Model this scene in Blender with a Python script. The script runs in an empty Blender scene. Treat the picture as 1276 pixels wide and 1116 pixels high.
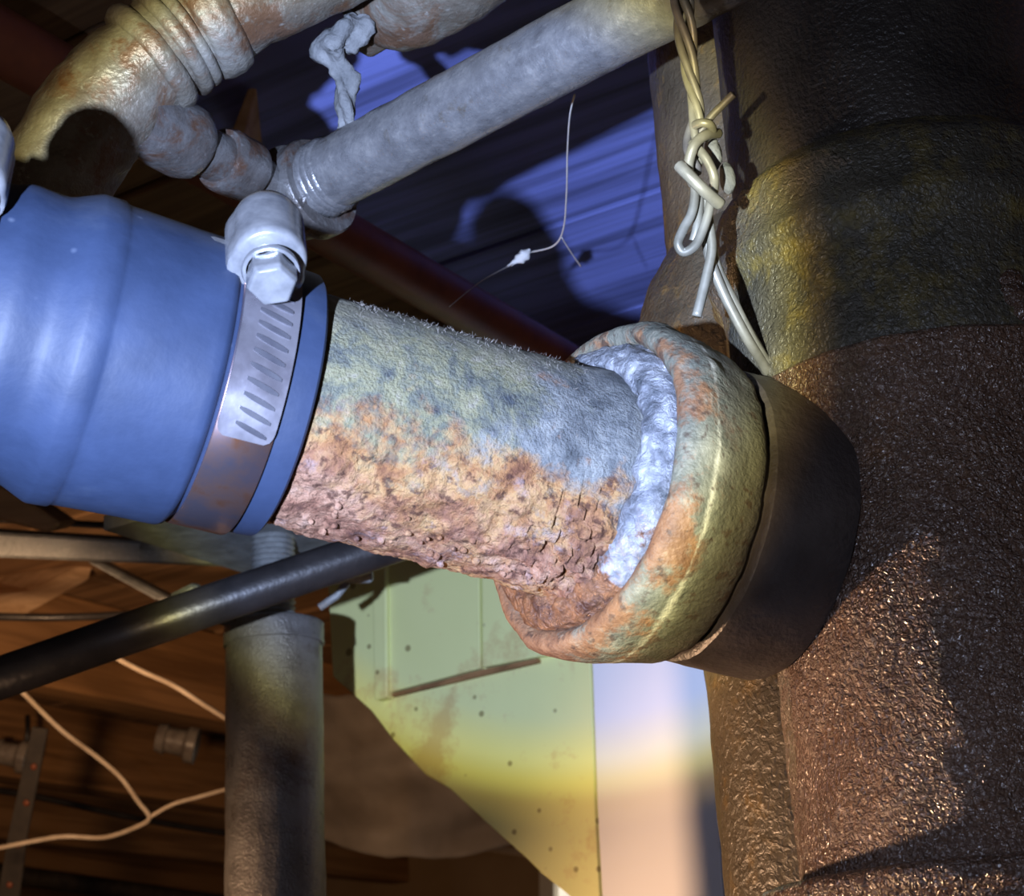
import bpy, bmesh, math, random
from mathutils import Vector, Matrix, noise
random.seed(7)
SC = bpy.context.scene
COL = SC.collection

# ------------------------------------------------------------------ camera
FPX = 2200.0
CAM = Vector((0.0, 0.0, 1.35))
PITCH, ROLL = math.radians(20.0), math.radians(3.2)
FW = Vector((0, math.cos(PITCH), math.sin(PITCH)))
R0 = Vector((1, 0, 0)); U0 = Vector((0, -math.sin(PITCH), math.cos(PITCH)))
RC = R0 * math.cos(ROLL) - U0 * math.sin(ROLL)
UC = U0 * math.cos(ROLL) + R0 * math.sin(ROLL)
cd = bpy.data.cameras.new('camera'); cam = bpy.data.objects.new('camera', cd); COL.objects.link(cam)
cd.sensor_width = 36.0; cd.lens = FPX / 1276.0 * 36.0; cd.clip_start = 0.01
cam.matrix_world = Matrix(((RC.x, UC.x, -FW.x, CAM.x), (RC.y, UC.y, -FW.y, CAM.y), (RC.z, UC.z, -FW.z, CAM.z), (0, 0, 0, 1)))
cd.dof.use_dof = True; cd.dof.focus_distance = 0.50; cd.dof.aperture_fstop = 40.0
SC.camera = cam

def P(px, py, z):
    """world point seen at pixel (px, py) at depth z"""
    return CAM + z * (FW + RC * ((px - 638) / FPX) - UC * ((py - 558) / FPX))
def proj(w):
    d = w - CAM; z = d.dot(FW)
    return 638 + FPX * d.dot(RC) / z, 558 - FPX * d.dot(UC) / z, z

# ------------------------------------------------------------------ world, lights, exposure
w = bpy.data.worlds.new('world'); SC.world = w; w.use_nodes = True
w.node_tree.nodes['Background'].inputs[0].default_value = (0.62, 0.46, 0.36, 1)
w.node_tree.nodes['Background'].inputs[1].default_value = 0.14
SC.view_settings.view_transform = 'Standard'; SC.view_settings.look = 'None'
SC.view_settings.exposure = 0.0; SC.view_settings.gamma = 1.0

TORCH = CAM - RC * 0.095 + UC * 0.0
AIM = (FW + RC * 0.110 + UC * 0.050).normalized()
def spot(name, loc, aim, half_deg, blend, power, color, radius):
    l = bpy.data.lights.new(name, 'SPOT'); o = bpy.data.objects.new(name, l); COL.objects.link(o)
    l.spot_size = math.radians(2 * half_deg); l.spot_blend = blend; l.energy = power; l.color = color
    l.shadow_soft_size = radius
    o.location = loc; o.rotation_euler = aim.to_track_quat('-Z', 'Y').to_euler(); return l
# the torch lens: cool white disc with a yellow-orange rim, set by the angle off its axis
tl = spot('torch_beam', TORCH, AIM, 16.5, 0.03, 46.0, (1, 1, 1), 0.004)
tl.use_nodes = True; nt = tl.node_tree; em = nt.nodes['Emission']
ge = nt.nodes.new('ShaderNodeNewGeometry'); vm = nt.nodes.new('ShaderNodeVectorMath'); vm.operation = 'DOT_PRODUCT'
vm.inputs[1].default_value = -AIM; nt.links.new(ge.outputs['Incoming'], vm.inputs[0])
ab = nt.nodes.new('ShaderNodeMath'); ab.operation = 'ABSOLUTE'; nt.links.new(vm.outputs['Value'], ab.inputs[0])
ac = nt.nodes.new('ShaderNodeMath'); ac.operation = 'ARCCOSINE'; nt.links.new(ab.outputs[0], ac.inputs[0])
dv = nt.nodes.new('ShaderNodeMath'); dv.operation = 'DIVIDE'; dv.inputs[1].default_value = math.radians(16.0); nt.links.new(ac.outputs[0], dv.inputs[0])
cr = nt.nodes.new('ShaderNodeValToRGB'); nt.links.new(dv.outputs[0], cr.inputs[0]); nt.links.new(cr.outputs[0], em.inputs['Color'])
stops = [(0.0, (0.53, 0.66, 1.0)), (0.72, (0.53, 0.66, 1.0)), (0.80, (0.72, 0.74, 0.62)), (0.845, (0.60, 0.53, 0.20)), (0.885, (0.20, 0.13, 0.04)), (0.94, (0.0, 0.0, 0.0))]
while len(cr.color_ramp.elements) < len(stops): cr.color_ramp.elements.new(0.5)
for e, (p_, c_) in zip(cr.color_ramp.elements, stops): e.position = p_; e.color = (*c_, 1)
spot('torch_spill', TORCH, AIM, 40, 0.6, 2.4, (0.62, 0.72, 1.0), 0.004)
# warm shaded work lamp below on the left, and an added warm spot for cables and far ceiling
WARM = CAM + RC * -0.85 - UC * 0.58 + FW * 0.62
def camdir(az, el):
    az, el = math.radians(az), math.radians(el)
    return RC * (math.cos(el) * math.cos(az)) + FW * (math.cos(el) * math.sin(az)) + UC * math.sin(el)
spot('work_lamp', WARM, camdir(2.5, 10.5), 29.5, 0.5, 76.0, (1.0, 0.60, 0.34), 0.03)
L2 = P(-300, 1000, 0.9)
spot('added_warm_spot', L2, P(170, 985, 2.2) - L2, 29, 0.4, 16.0, (1.0, 0.60, 0.32), 0.03)

# ------------------------------------------------------------------ node helpers
class NT:
    def __init__(s, name, rough=0.6, metal=0.0, spec=0.5):
        s.m = bpy.data.materials.new(name); s.m.use_nodes = True
        s.t = s.m.node_tree; s.b = s.t.nodes['Principled BSDF']
        s.b.inputs['Roughness'].default_value = rough; s.b.inputs['Metallic'].default_value = metal
        s.b.inputs['Specular IOR Level'].default_value = spec
        s.tc = s.t.nodes.new('ShaderNodeTexCoord'); s.co = s.tc.outputs['Object']
    def n(s, t, **kw):
        x = s.t.nodes.new(t)
        for k, v in kw.items(): setattr(x, k, v)
        return x
    def l(s, a, b): s.t.links.new(a, b)
    def scaled(s, v):
        x = s.n('ShaderNodeMapping'); x.inputs['Scale'].default_value = v; s.l(s.co, x.inputs[0]); return x.outputs[0]
    def noise(s, scale, detail=4, rough=0.55, co=None, dist=0.0):
        x = s.n('ShaderNodeTexNoise'); x.inputs['Scale'].default_value = scale; x.inputs['Detail'].default_value = detail
        x.inputs['Roughness'].default_value = rough; x.inputs['Distortion'].default_value = dist
        s.l(co or s.co, x.inputs['Vector']); return x.outputs['Fac']
    def voro(s, scale, co=None, feature='F1'):
        x = s.n('ShaderNodeTexVoronoi', feature=feature); x.inputs['Scale'].default_value = scale
        s.l(co or s.co, x.inputs['Vector']); return x.outputs['Distance']
    def ramp(s, fac, stops):
        x = s.n('ShaderNodeValToRGB'); e = x.color_ramp.elements
        while len(e) < len(stops): e.new(0.5)
        for i, (p, c) in enumerate(stops):
            e[i].position = p
            e[i].color = (c, c, c, 1) if isinstance(c, (int, float)) else (*c, 1)
        s.l(fac, x.inputs[0]); return x.outputs[0]
    def mix(s, fac, a, b):
        x = s.n('ShaderNodeMix', data_type='RGBA')
        for v, i in ((fac, 0), (a, 6), (b, 7)):
            if isinstance(v, (int, float)): x.inputs[i].default_value = v
            elif isinstance(v, tuple): x.inputs[i].default_value = (*v, 1)
            else: s.l(v, x.inputs[i])
        return x.outputs[2]
    def math(s, op, a, b=0.0, clamp=False):
        x = s.n('ShaderNodeMath', operation=op); x.use_clamp = clamp
        for v, i in ((a, 0), (b, 1)):
            if isinstance(v, (int, float)): x.inputs[i].default_value = v
            else: s.l(v, x.inputs[i])
        return x.outputs[0]
    def axis(s, i):
        x = s.n('ShaderNodeSeparateXYZ'); s.l(s.co, x.inputs[0]); return x.outputs[i]
    def color(s, c):
        if isinstance(c, tuple): s.b.inputs['Base Color'].default_value = (*c, 1)
        else: s.l(c, s.b.inputs['Base Color'])
        return s
    def roughness(s, f): s.l(f, s.b.inputs['Roughness']); return s
    def bump(s, h, strength=0.4, dist=0.001):
        x = s.n('ShaderNodeBump'); x.inputs['Strength'].default_value = strength; x.inputs['Distance'].default_value = dist
        s.l(h, x.inputs['Height']); s.l(x.outputs[0], s.b.inputs['Normal']); s.l(x.outputs[0], s.b.inputs['Coat Normal']); return s

def simple(name, c1, c2, scale, rough=0.6, metal=0.0, bscale=None, bstr=0.3, bdist=0.001, lo=0.35, hi=0.65, spec=0.5):
    t = NT(name, rough, metal, spec)
    t.color(t.ramp(t.noise(scale, 5), [(lo, c1), (hi, c2)]))
    if bscale: t.bump(t.noise(bscale, 3), bstr, bdist)
    return t.m

# ------------------------------------------------------------------ mesh helpers
MATS = {}
def thing(name, label, cat, mw, group=None, kind=None):
    o = bpy.data.objects.new(name, None); COL.objects.link(o); o.empty_display_size = 0.02
    if not isinstance(mw, Matrix): mw = Matrix.Translation(mw)
    o.matrix_world = mw; MATS[o.name] = mw
    tag(o, label, cat, group, kind); return o
def tag(o, label=None, cat=None, group=None, kind=None):
    if label: o['label'] = label
    if cat: o['category'] = cat
    if group: o['group'] = group
    if kind: o['kind'] = kind
    return o
def obj(name, vf, mat, parent=None, local=False, smooth=True, base=None, sharp=None):
    """one mesh object; world-space verts unless local; under a parent they move to its frame"""
    v, f = vf
    mw = Matrix.Identity(4)
    if parent is not None:
        if not local:
            inv = MATS[parent.name].inverted(); v = [inv @ Vector(p) for p in v]
    elif not local:
        if base is None:
            zs = min(p[2] for p in v); n = len(v)
            base = Vector((sum(p[0] for p in v) / n, sum(p[1] for p in v) / n, zs))
        if isinstance(base, Matrix):
            mw = base; inv = mw.inverted(); v = [inv @ Vector(p) for p in v]
        else:
            mw = Matrix.Translation(base); v = [Vector(p) - base for p in v]
    me = bpy.data.meshes.new(name); me.from_pydata([tuple(p) for p in v], [], f); me.update()
    if smooth:
        me.shade_smooth()
        if sharp: me.set_sharp_from_angle(angle=math.radians(sharp))
    me.materials.append(mat)
    o = bpy.data.objects.new(name, me); COL.objects.link(o)
    if parent is not None: o.parent = parent; MATS[o.name] = MATS[parent.name]
    else: o.matrix_world = mw; MATS[o.name] = mw
    return o
def join(*vfs):
    V, F = [], []
    for v, f in vfs:
        k = len(V); V += list(v); F += [tuple(i + k for i in q) for q in f]
    return V, F
def fix(vf):
    bm = bmesh.new(); vs = [bm.verts.new(p) for p in vf[0]]
    for q in vf[1]:
        try: bm.faces.new([vs[i] for i in q])
        except ValueError: pass
    bmesh.ops.recalc_face_normals(bm, faces=bm.faces)
    bm.verts.index_update()
    r = ([v.co.copy() for v in bm.verts], [tuple(v.index for v in f.verts) for f in bm.faces]); bm.free(); return r
def lathe(prof, seg=64, fn=None, frame=None, cap=(False, False), arc=None):
    """profile [(x along axis, radius)] about local X; angle 0 = +Z, 90 deg = +Y; fn(x, th, r) -> r"""
    V, F = [], []
    a0, a1 = arc or (0.0, 2 * math.pi); closed = arc is None
    ns = seg if closed else seg + 1
    for x, r in prof:
        for k in range(ns):
            th = a0 + (a1 - a0) * k / seg
            rr = fn(x, th, r) if fn else r
            V.append(Vector((x, rr * math.sin(th), rr * math.cos(th))))
    for i in range(len(prof) - 1):
        for k in range(seg):
            k2 = (k + 1) % ns
            F.append((i * ns + k, i * ns + k2, (i + 1) * ns + k2, (i + 1) * ns + k))
    if cap[0]: F.append(tuple(range(ns))[::-1])
    if cap[1]: F.append(tuple((len(prof) - 1) * ns + k for k in range(ns)))
    if frame is not None: V = [frame @ p for p in V]
    return fix((V, F))
def sub(prof, step):
    out = [prof[0]]
    for (x0, r0), (x1, r1) in zip(prof, prof[1:]):
        n = max(1, int(math.hypot(x1 - x0, r1 - r0) / step))
        out += [(x0 + (x1 - x0) * i / n, r0 + (r1 - r0) * i / n) for i in range(1, n + 1)]
    return out
def catmull(pts, n=6):
    pts = [Vector(p) for p in pts]; out = []
    for i in range(len(pts) - 1):
        p0 = pts[max(i - 1, 0)]; p1 = pts[i]; p2 = pts[i + 1]; p3 = pts[min(i + 2, len(pts) - 1)]
        for k in range(n):
            t = k / n
            out.append(0.5 * ((2 * p1) + (p2 - p0) * t + (2 * p0 - 5 * p1 + 4 * p2 - p3) * t * t + (-p0 + 3 * p1 - 3 * p2 + p3) * t ** 3))
    out.append(pts[-1]); return out
def tube(pts, rad, seg=10, fn=None, cap=True):
    pts = [Vector(p) for p in pts]; n = len(pts); V, F = [], []
    up = None
    for i, p in enumerate(pts):
        t = (pts[min(i + 1, n - 1)] - pts[max(i - 1, 0)]).normalized()
        if up is None:
            up = Vector((0, 0, 1)) if abs(t.z) < 0.9 else Vector((1, 0, 0))
        up = (up - t * up.dot(t)).normalized(); sd = t.cross(up)
        r = rad(i / (n - 1)) if callable(rad) else (rad[i] if isinstance(rad, list) else rad)
        for k in range(seg):
            a = 2 * math.pi * k / seg
            d = up * math.cos(a) + sd * math.sin(a)
            rr = fn(p + d * r, r, i / (n - 1), a) if fn else r
            V.append(p + d * rr)
    for i in range(n - 1):
        for k in range(seg):
            F.append((i * seg + k, i * seg + (k + 1) % seg, (i + 1) * seg + (k + 1) % seg, (i + 1) * seg + k))
    if cap: F.append(tuple(range(seg))[::-1]); F.append(tuple((n - 1) * seg + k for k in range(seg)))
    return fix((V, F))
def frame_from(o, x, up=Vector((0, 0, 1))):
    x = x.normalized(); z = (up - x * up.dot(x)).normalized(); y = z.cross(x)
    return Matrix(((x.x, y.x, z.x, o.x), (x.y, y.y, z.y, o.y), (x.z, y.z, z.z, o.z), (0, 0, 0, 1)))
def bevel_vf(vf, w, seg=2):
    bm = bmesh.new(); vs = [bm.verts.new(p) for p in vf[0]]
    for q in vf[1]: bm.faces.new([vs[i] for i in q])
    bmesh.ops.recalc_face_normals(bm, faces=bm.faces)
    if w > 0: bmesh.ops.bevel(bm, geom=bm.edges[:], offset=w, segments=seg, affect='EDGES', profile=0.5)
    bm.verts.index_update()
    r = ([v.co.copy() for v in bm.verts], [tuple(v.index for v in f.verts) for f in bm.faces]); bm.free(); return r
def boxf(frame, lo, hi, bev=0.0):
    x0, y0, z0 = lo; x1, y1, z1 = hi
    v = [frame @ Vector(p) for p in ((x0, y0, z0), (x1, y0, z0), (x1, y1, z0), (x0, y1, z0), (x0, y0, z1), (x1, y0, z1), (x1, y1, z1), (x0, y1, z1))]
    f = [(0, 3, 2, 1), (4, 5, 6, 7), (0, 1, 5, 4), (1, 2, 6, 5), (2, 3, 7, 6), (3, 0, 4, 7)]
    return bevel_vf((v, f), bev)
def prism(pts, ext, bev=0.0):
    n = len(pts); v = [Vector(p) for p in pts] + [Vector(p) + ext for p in pts]
    f = [tuple(range(n)), tuple(range(2 * n - 1, n - 1, -1))] + [(i, i + n, (i + 1) % n + n, (i + 1) % n) for i in range(n)]
    return bevel_vf((v, f), bev, 1)
def nz(p, s): return noise.noise(Vector(p) * s)
def fbm(p, s, o=4): return noise.fractal(Vector(p) * s, 1.0, 2.0, o)

# house axes on the plan: HA runs with the joists (away to the right), HB with the floor boards
HA = Vector((0.53, 0.848, 0)); HB = Vector((0.848, -0.53, 0)); UP = Vector((0, 0, 1))
HF = Matrix(((HA.x, HB.x, 0, CAM.x), (HA.y, HB.y, 0, CAM.y), (0, 0, 1, CAM.z), (0, 0, 0, 1)))   # (a, b, height above camera)
CEIL = 0.50
def ray(px, py): return (P(px, py, 1.0) - CAM)
def on_a(px, py, a):
    d = ray(px, py); return CAM + d * (a / d.dot(HA))
def on_h(px, py, h):
    d = ray(px, py); return CAM + d * (h / d.z)

# ------------------------------------------------------------------ materials
def m_stack():
    t = NT('brown_painted_iron', 0.34, 0.0, 1.0); t.b.inputs['Coat Weight'].default_value = 0.6; t.b.inputs['Coat Roughness'].default_value = 0.22
    base = t.ramp(t.noise(22, 5), [(0.35, (0.070, 0.040, 0.029)), (0.7, (0.160, 0.094, 0.063))])
    rust = t.ramp(t.noise(60, 6, 0.65), [(0.58, 0.0), (0.68, 1.0)])
    t.color(t.mix(t.math('MULTIPLY', rust, 0.5), base, (0.17, 0.075, 0.03)))
    t.roughness(t.ramp(t.noise(40, 3), [(0.3, 0.20), (0.7, 0.34)]))
    h = t.math('ADD', t.noise(760, 2, 0.5, dist=0.9), t.math('MULTIPLY', t.noise(200, 3), 0.7))
    t.bump(h, 1.0, 0.0018); return t.m
def m_hub_top():
    t = NT('dark_paint_with_ochre_rust', 0.4)
    base = t.ramp(t.noise(30, 5), [(0.35, (0.045, 0.043, 0.034)), (0.7, (0.095, 0.088, 0.066))])
    och = t.ramp(t.noise(55, 6, 0.7), [(0.50, 0.0), (0.66, 1.0)])
    t.color(t.mix(t.math('MULTIPLY', och, 0.7), base, (0.17, 0.135, 0.035)))
    t.bump(t.math('ADD', t.noise(720, 2, dist=0.8), t.math('MULTIPLY', t.noise(180, 3), .7)), 1.0, 0.0011); return t.m
def m_rear():
    t = NT('rear_pipe_brown', 0.36)
    base = t.ramp(t.noise(25, 5), [(0.35, (0.050, 0.040, 0.026)), (0.7, (0.115, 0.092, 0.058))])
    och = t.ramp(t.noise(70, 6, 0.7), [(0.55, 0.0), (0.66, 1.0)])
    t.color(t.mix(t.math('MULTIPLY', och, 0.7), base, (0.17, 0.11, 0.04)))
    t.bump(t.noise(420, 4, dist=0.5), 0.8, 0.0012); return t.m
def m_rust_pipe():
    t = NT('rusty_galvanised_pipe', 0.8, 0.0, 0.25)
    n1 = t.noise(55, 7, 0.7); n2 = t.noise(260, 6, 0.65); n3 = t.noise(20, 5, 0.6); n4 = t.noise(110, 6, 0.7, dist=0.5)
    c = lambda n, k: t.math('MULTIPLY', t.math('SUBTRACT', n, 0.5), k)
    olive = t.ramp(n4, [(0.33, (0.050, 0.058, 0.068)), (0.45, (0.13, 0.135, 0.105)), (0.56, (0.205, 0.195, 0.115)), (0.70, (0.27, 0.25, 0.20))])
    dust = t.ramp(n2, [(0.35, (0.13, 0.125, 0.105)), (0.65, (0.22, 0.205, 0.165))])
    up = t.mix(t.ramp(t.math('ADD', t.math('MULTIPLY', t.axis(2), 30.0), c(n1, 1.2)), [(0.30, 0.0), (0.72, 0.85)]), olive, dust)
    blue = t.ramp(n4, [(0.32, (0.062, 0.068, 0.074)), (0.5, (0.14, 0.148, 0.152)), (0.66, (0.24, 0.245, 0.235))])
    rs = t.ramp(n1, [(0.60, 0.0), (0.66, 0.8)])
    blue = t.mix(rs, blue, (0.22, 0.12, 0.07))
    xm = t.math('ADD', t.math('ADD', t.math('MULTIPLY', t.axis(0), 20.0), 1.15), t.math('ADD', c(n1, 1.6), t.math('MULTIPLY', t.axis(2), -14.0)))
    up = t.mix(t.ramp(xm, [(0.40, 0.0), (0.60, 1.0)]), up, blue)
    ora = t.ramp(n4, [(0.32, (0.15, 0.062, 0.030)), (0.46, (0.30, 0.145, 0.058)), (0.58, (0.38, 0.23, 0.10)), (0.72, (0.30, 0.13, 0.06))])
    pink = t.ramp(n4, [(0.30, (0.075, 0.032, 0.026)), (0.45, (0.22, 0.105, 0.068)), (0.58, (0.34, 0.19, 0.125)), (0.70, (0.42, 0.27, 0.20))])
    zz = t.math('ADD', t.math('ADD', t.math('MULTIPLY', t.axis(2), 26.0), 1.0), t.math('ADD', c(n3, 0.9), t.math('ADD', c(n1, 1.3), c(n2, 0.5))))
    low = t.mix(t.ramp(zz, [(0.24, 0.0), (0.54, 1.0)]), pink, ora)
    low = t.mix(t.ramp(t.noise(330, 4, 0.6), [(0.36, 0.85), (0.46, 0.0)]), low, (0.07, 0.03, 0.02))
    low = t.mix(t.ramp(t.noise(90, 6, 0.7), [(0.56, 0.0), (0.68, 0.55)]), low, (0.30, 0.25, 0.27))
    t.color(t.mix(t.ramp(zz, [(0.54, 0.0), (0.78, 1.0)]), low, up))
    h = t.math('ADD', t.noise(1100, 4, 0.7), t.math('MULTIPLY', t.noise(300, 5, 0.7), 0.9))
    t.bump(h, 0.9, 0.0013); return t.m
def m_lip():
    t = NT('patinated_hub_lip', 0.6, 0.0, 0.4)
    n1 = t.noise(60, 8, 0.75); n2 = t.noise(190, 6, 0.65)
    g = t.ramp(n2, [(0.3, (0.075, 0.080, 0.066)), (0.5, (0.135, 0.135, 0.105)), (0.7, (0.21, 0.205, 0.16))])
    r = t.ramp(n2, [(0.3, (0.10, 0.046, 0.026)), (0.6, (0.21, 0.11, 0.056)), (0.75, (0.27, 0.18, 0.105))])
    zz = t.math('ADD', t.math('ADD', n1, t.math('MULTIPLY', t.axis(2), -1.6)), t.math('MULTIPLY', t.axis(0), -9.0))
    c = t.mix(t.ramp(zz, [(0.43, 0.0), (0.53, 1.0)]), g, r)
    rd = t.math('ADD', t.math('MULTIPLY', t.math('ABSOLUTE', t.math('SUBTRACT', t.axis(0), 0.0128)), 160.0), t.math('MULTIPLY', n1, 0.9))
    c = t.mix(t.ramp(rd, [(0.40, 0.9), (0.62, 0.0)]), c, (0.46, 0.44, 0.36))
    xs = t.math('ADD', t.math('MULTIPLY', t.axis(0), 42.0), t.math('MULTIPLY', n1, 0.5))
    c = t.mix(t.ramp(xs, [(0.82, 0.0), (1.0, 0.85)]), c, (0.075, 0.072, 0.060))
    c = t.mix(t.ramp(t.noise(300, 4), [(0.34, 0.7), (0.42, 0.0)]), c, (0.05, 0.03, 0.022))
    t.color(c); t.bump(t.math('ADD', t.noise(800, 4), t.noise(260, 4)), 0.5, 0.0012); return t.m
def m_lead():
    t = NT('lead_caulking', 0.36, 0.15)
    n1 = t.noise(70, 6, 0.7)
    c = t.ramp(t.noise(160, 5), [(0.3, (0.075, 0.085, 0.10)), (0.5, (0.20, 0.21, 0.24)), (0.66, (0.36, 0.37, 0.40))])
    r = t.ramp(t.noise(200, 5, 0.65), [(0.35, (0.075, 0.034, 0.024)), (0.6, (0.24, 0.115, 0.055))])
    k = t.math('ADD', t.math('ADD', t.math('MULTIPLY', t.axis(2), -22.0), t.math('MULTIPLY', t.axis(1), 14.0)), t.math('MULTIPLY', n1, 1.6))
    t.color(t.mix(t.ramp(t.math('SUBTRACT', k, 0.75), [(0.30, 0.0), (0.42, 1.0)]), c, r))
    t.bump(t.noise(420, 5, 0.65, dist=1.0), 1.0, 0.0016); return t.m
def m_rubber():
    t = NT('dusty_torch_blue_rubber', 0.55, 0.0, 0.35)  # black rubber, with the torch's blue cast put into the colour
    d = t.ramp(t.noise(45, 6, 0.6), [(0.35, (0.016, 0.027, 0.060)), (0.60, (0.023, 0.037, 0.080)), (0.8, (0.038, 0.054, 0.096))])
    sp = t.ramp(t.voro(70), [(0.0, 1.0), (0.07, 0.0)])
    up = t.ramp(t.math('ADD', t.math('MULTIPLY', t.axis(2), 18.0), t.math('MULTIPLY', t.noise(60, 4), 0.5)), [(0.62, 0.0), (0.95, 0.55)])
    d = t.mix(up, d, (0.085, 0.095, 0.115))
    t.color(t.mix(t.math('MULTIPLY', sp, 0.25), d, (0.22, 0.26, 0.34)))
    t.bump(t.noise(260, 3), 0.12, 0.001); return t.m
def m_steel():
    t = NT('stainless_band', 0.22, 0.75)
    n = t.noise(60, 5)
    t.color(t.ramp(n, [(0.35, (0.20, 0.19, 0.22)), (0.65, (0.40, 0.385, 0.43))]))
    t.roughness(t.ramp(t.noise(90, 4), [(0.3, 0.18), (0.7, 0.42)])); t.bump(t.noise(300, 3), 0.08, 0.0005); return t.m
def m_stained_steel():
    t = NT('stained_steel_band', 0.3, 0.9)
    t.color(t.ramp(t.noise(70, 5), [(0.38, (0.22, 0.20, 0.26)), (0.52, (0.34, 0.22, 0.20)), (0.62, (0.36, 0.15, 0.07)), (0.75, (0.30, 0.28, 0.36))])); return t.m
def m_galv(name, c1, c2, c3, rough=0.42, metal=0.55, b=260, rust=0.0, sc=50, rc=(0.13, 0.065, 0.03), bs=0.45):
    t = NT(name, rough, metal)
    c = t.ramp(t.noise(sc, 7, 0.68), [(0.3, c1), (0.52, c2), (0.72, c3)])
    if rust:
        c = t.mix(t.ramp(t.noise(sc * 0.7, 7, 0.72, dist=0.6), [(0.62 - rust * 0.2, 0.0), (0.72 - rust * 0.2, 0.85)]), c, rc)
    c = t.mix(t.ramp(t.noise(b * 1.6, 3), [(0.62, 0.0), (0.70, 0.6)]), c, c3)
    t.color(c); t.roughness(t.ramp(t.noise(sc * 2, 4), [(0.3, rough - 0.08), (0.7, rough + 0.12)]))
    t.bump(t.math('ADD', t.noise(b * 2.2, 3), t.math('MULTIPLY', t.noise(b * 0.6, 4), 0.8)), bs, 0.0012); return t.m
def m_wood(name, c1, c2, dirv, rough=0.75, grain=60.0):
    """grain runs along HB or HA; rotate into house frame"""
    t = NT(name, rough, 0.0, 0.3)
    mp = t.n('ShaderNodeMapping'); ang = math.atan2(dirv.y, dirv.x)
    mp.vector_type = 'POINT'; mp.inputs['Rotation'].default_value = (0, 0, -ang)
    t.l(t.co, mp.inputs[0])
    m2 = t.n('ShaderNodeMapping'); m2.inputs['Scale'].default_value = (3.0, grain, grain); t.l(mp.outputs[0], m2.inputs[0])
    g = t.noise(1.0, 5, 0.6, m2.outputs[0], 0.4)
    t.color(t.ramp(g, [(0.36, c1), (0.60, c2)])); t.bump(g, 0.35, 0.002); return t.m
def m_green():
    t = NT('yellow_green_paint', 0.5)
    b = t.ramp(t.noise(5, 4), [(0.35, (0.76, 0.78, 0.34)), (0.7, (0.84, 0.85, 0.40))])
    s = t.ramp(t.noise(17, 6, 0.7), [(0.54, 0.0), (0.66, 0.75)])
    b = t.mix(s, b, (0.62, 0.46, 0.20))
    k = t.ramp(t.math('ADD', t.voro(58), t.math('MULTIPLY', t.noise(25, 2), 0.25)), [(0.21, 1.0), (0.26, 0.0)])
    t.color(t.mix(t.math('MULTIPLY', k, 0.75), b, (0.20, 0.15, 0.05)))
    t.bump(t.noise(90, 3), 0.12, 0.002); return t.m
UPY = Vector((0, 1, 0))
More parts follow.
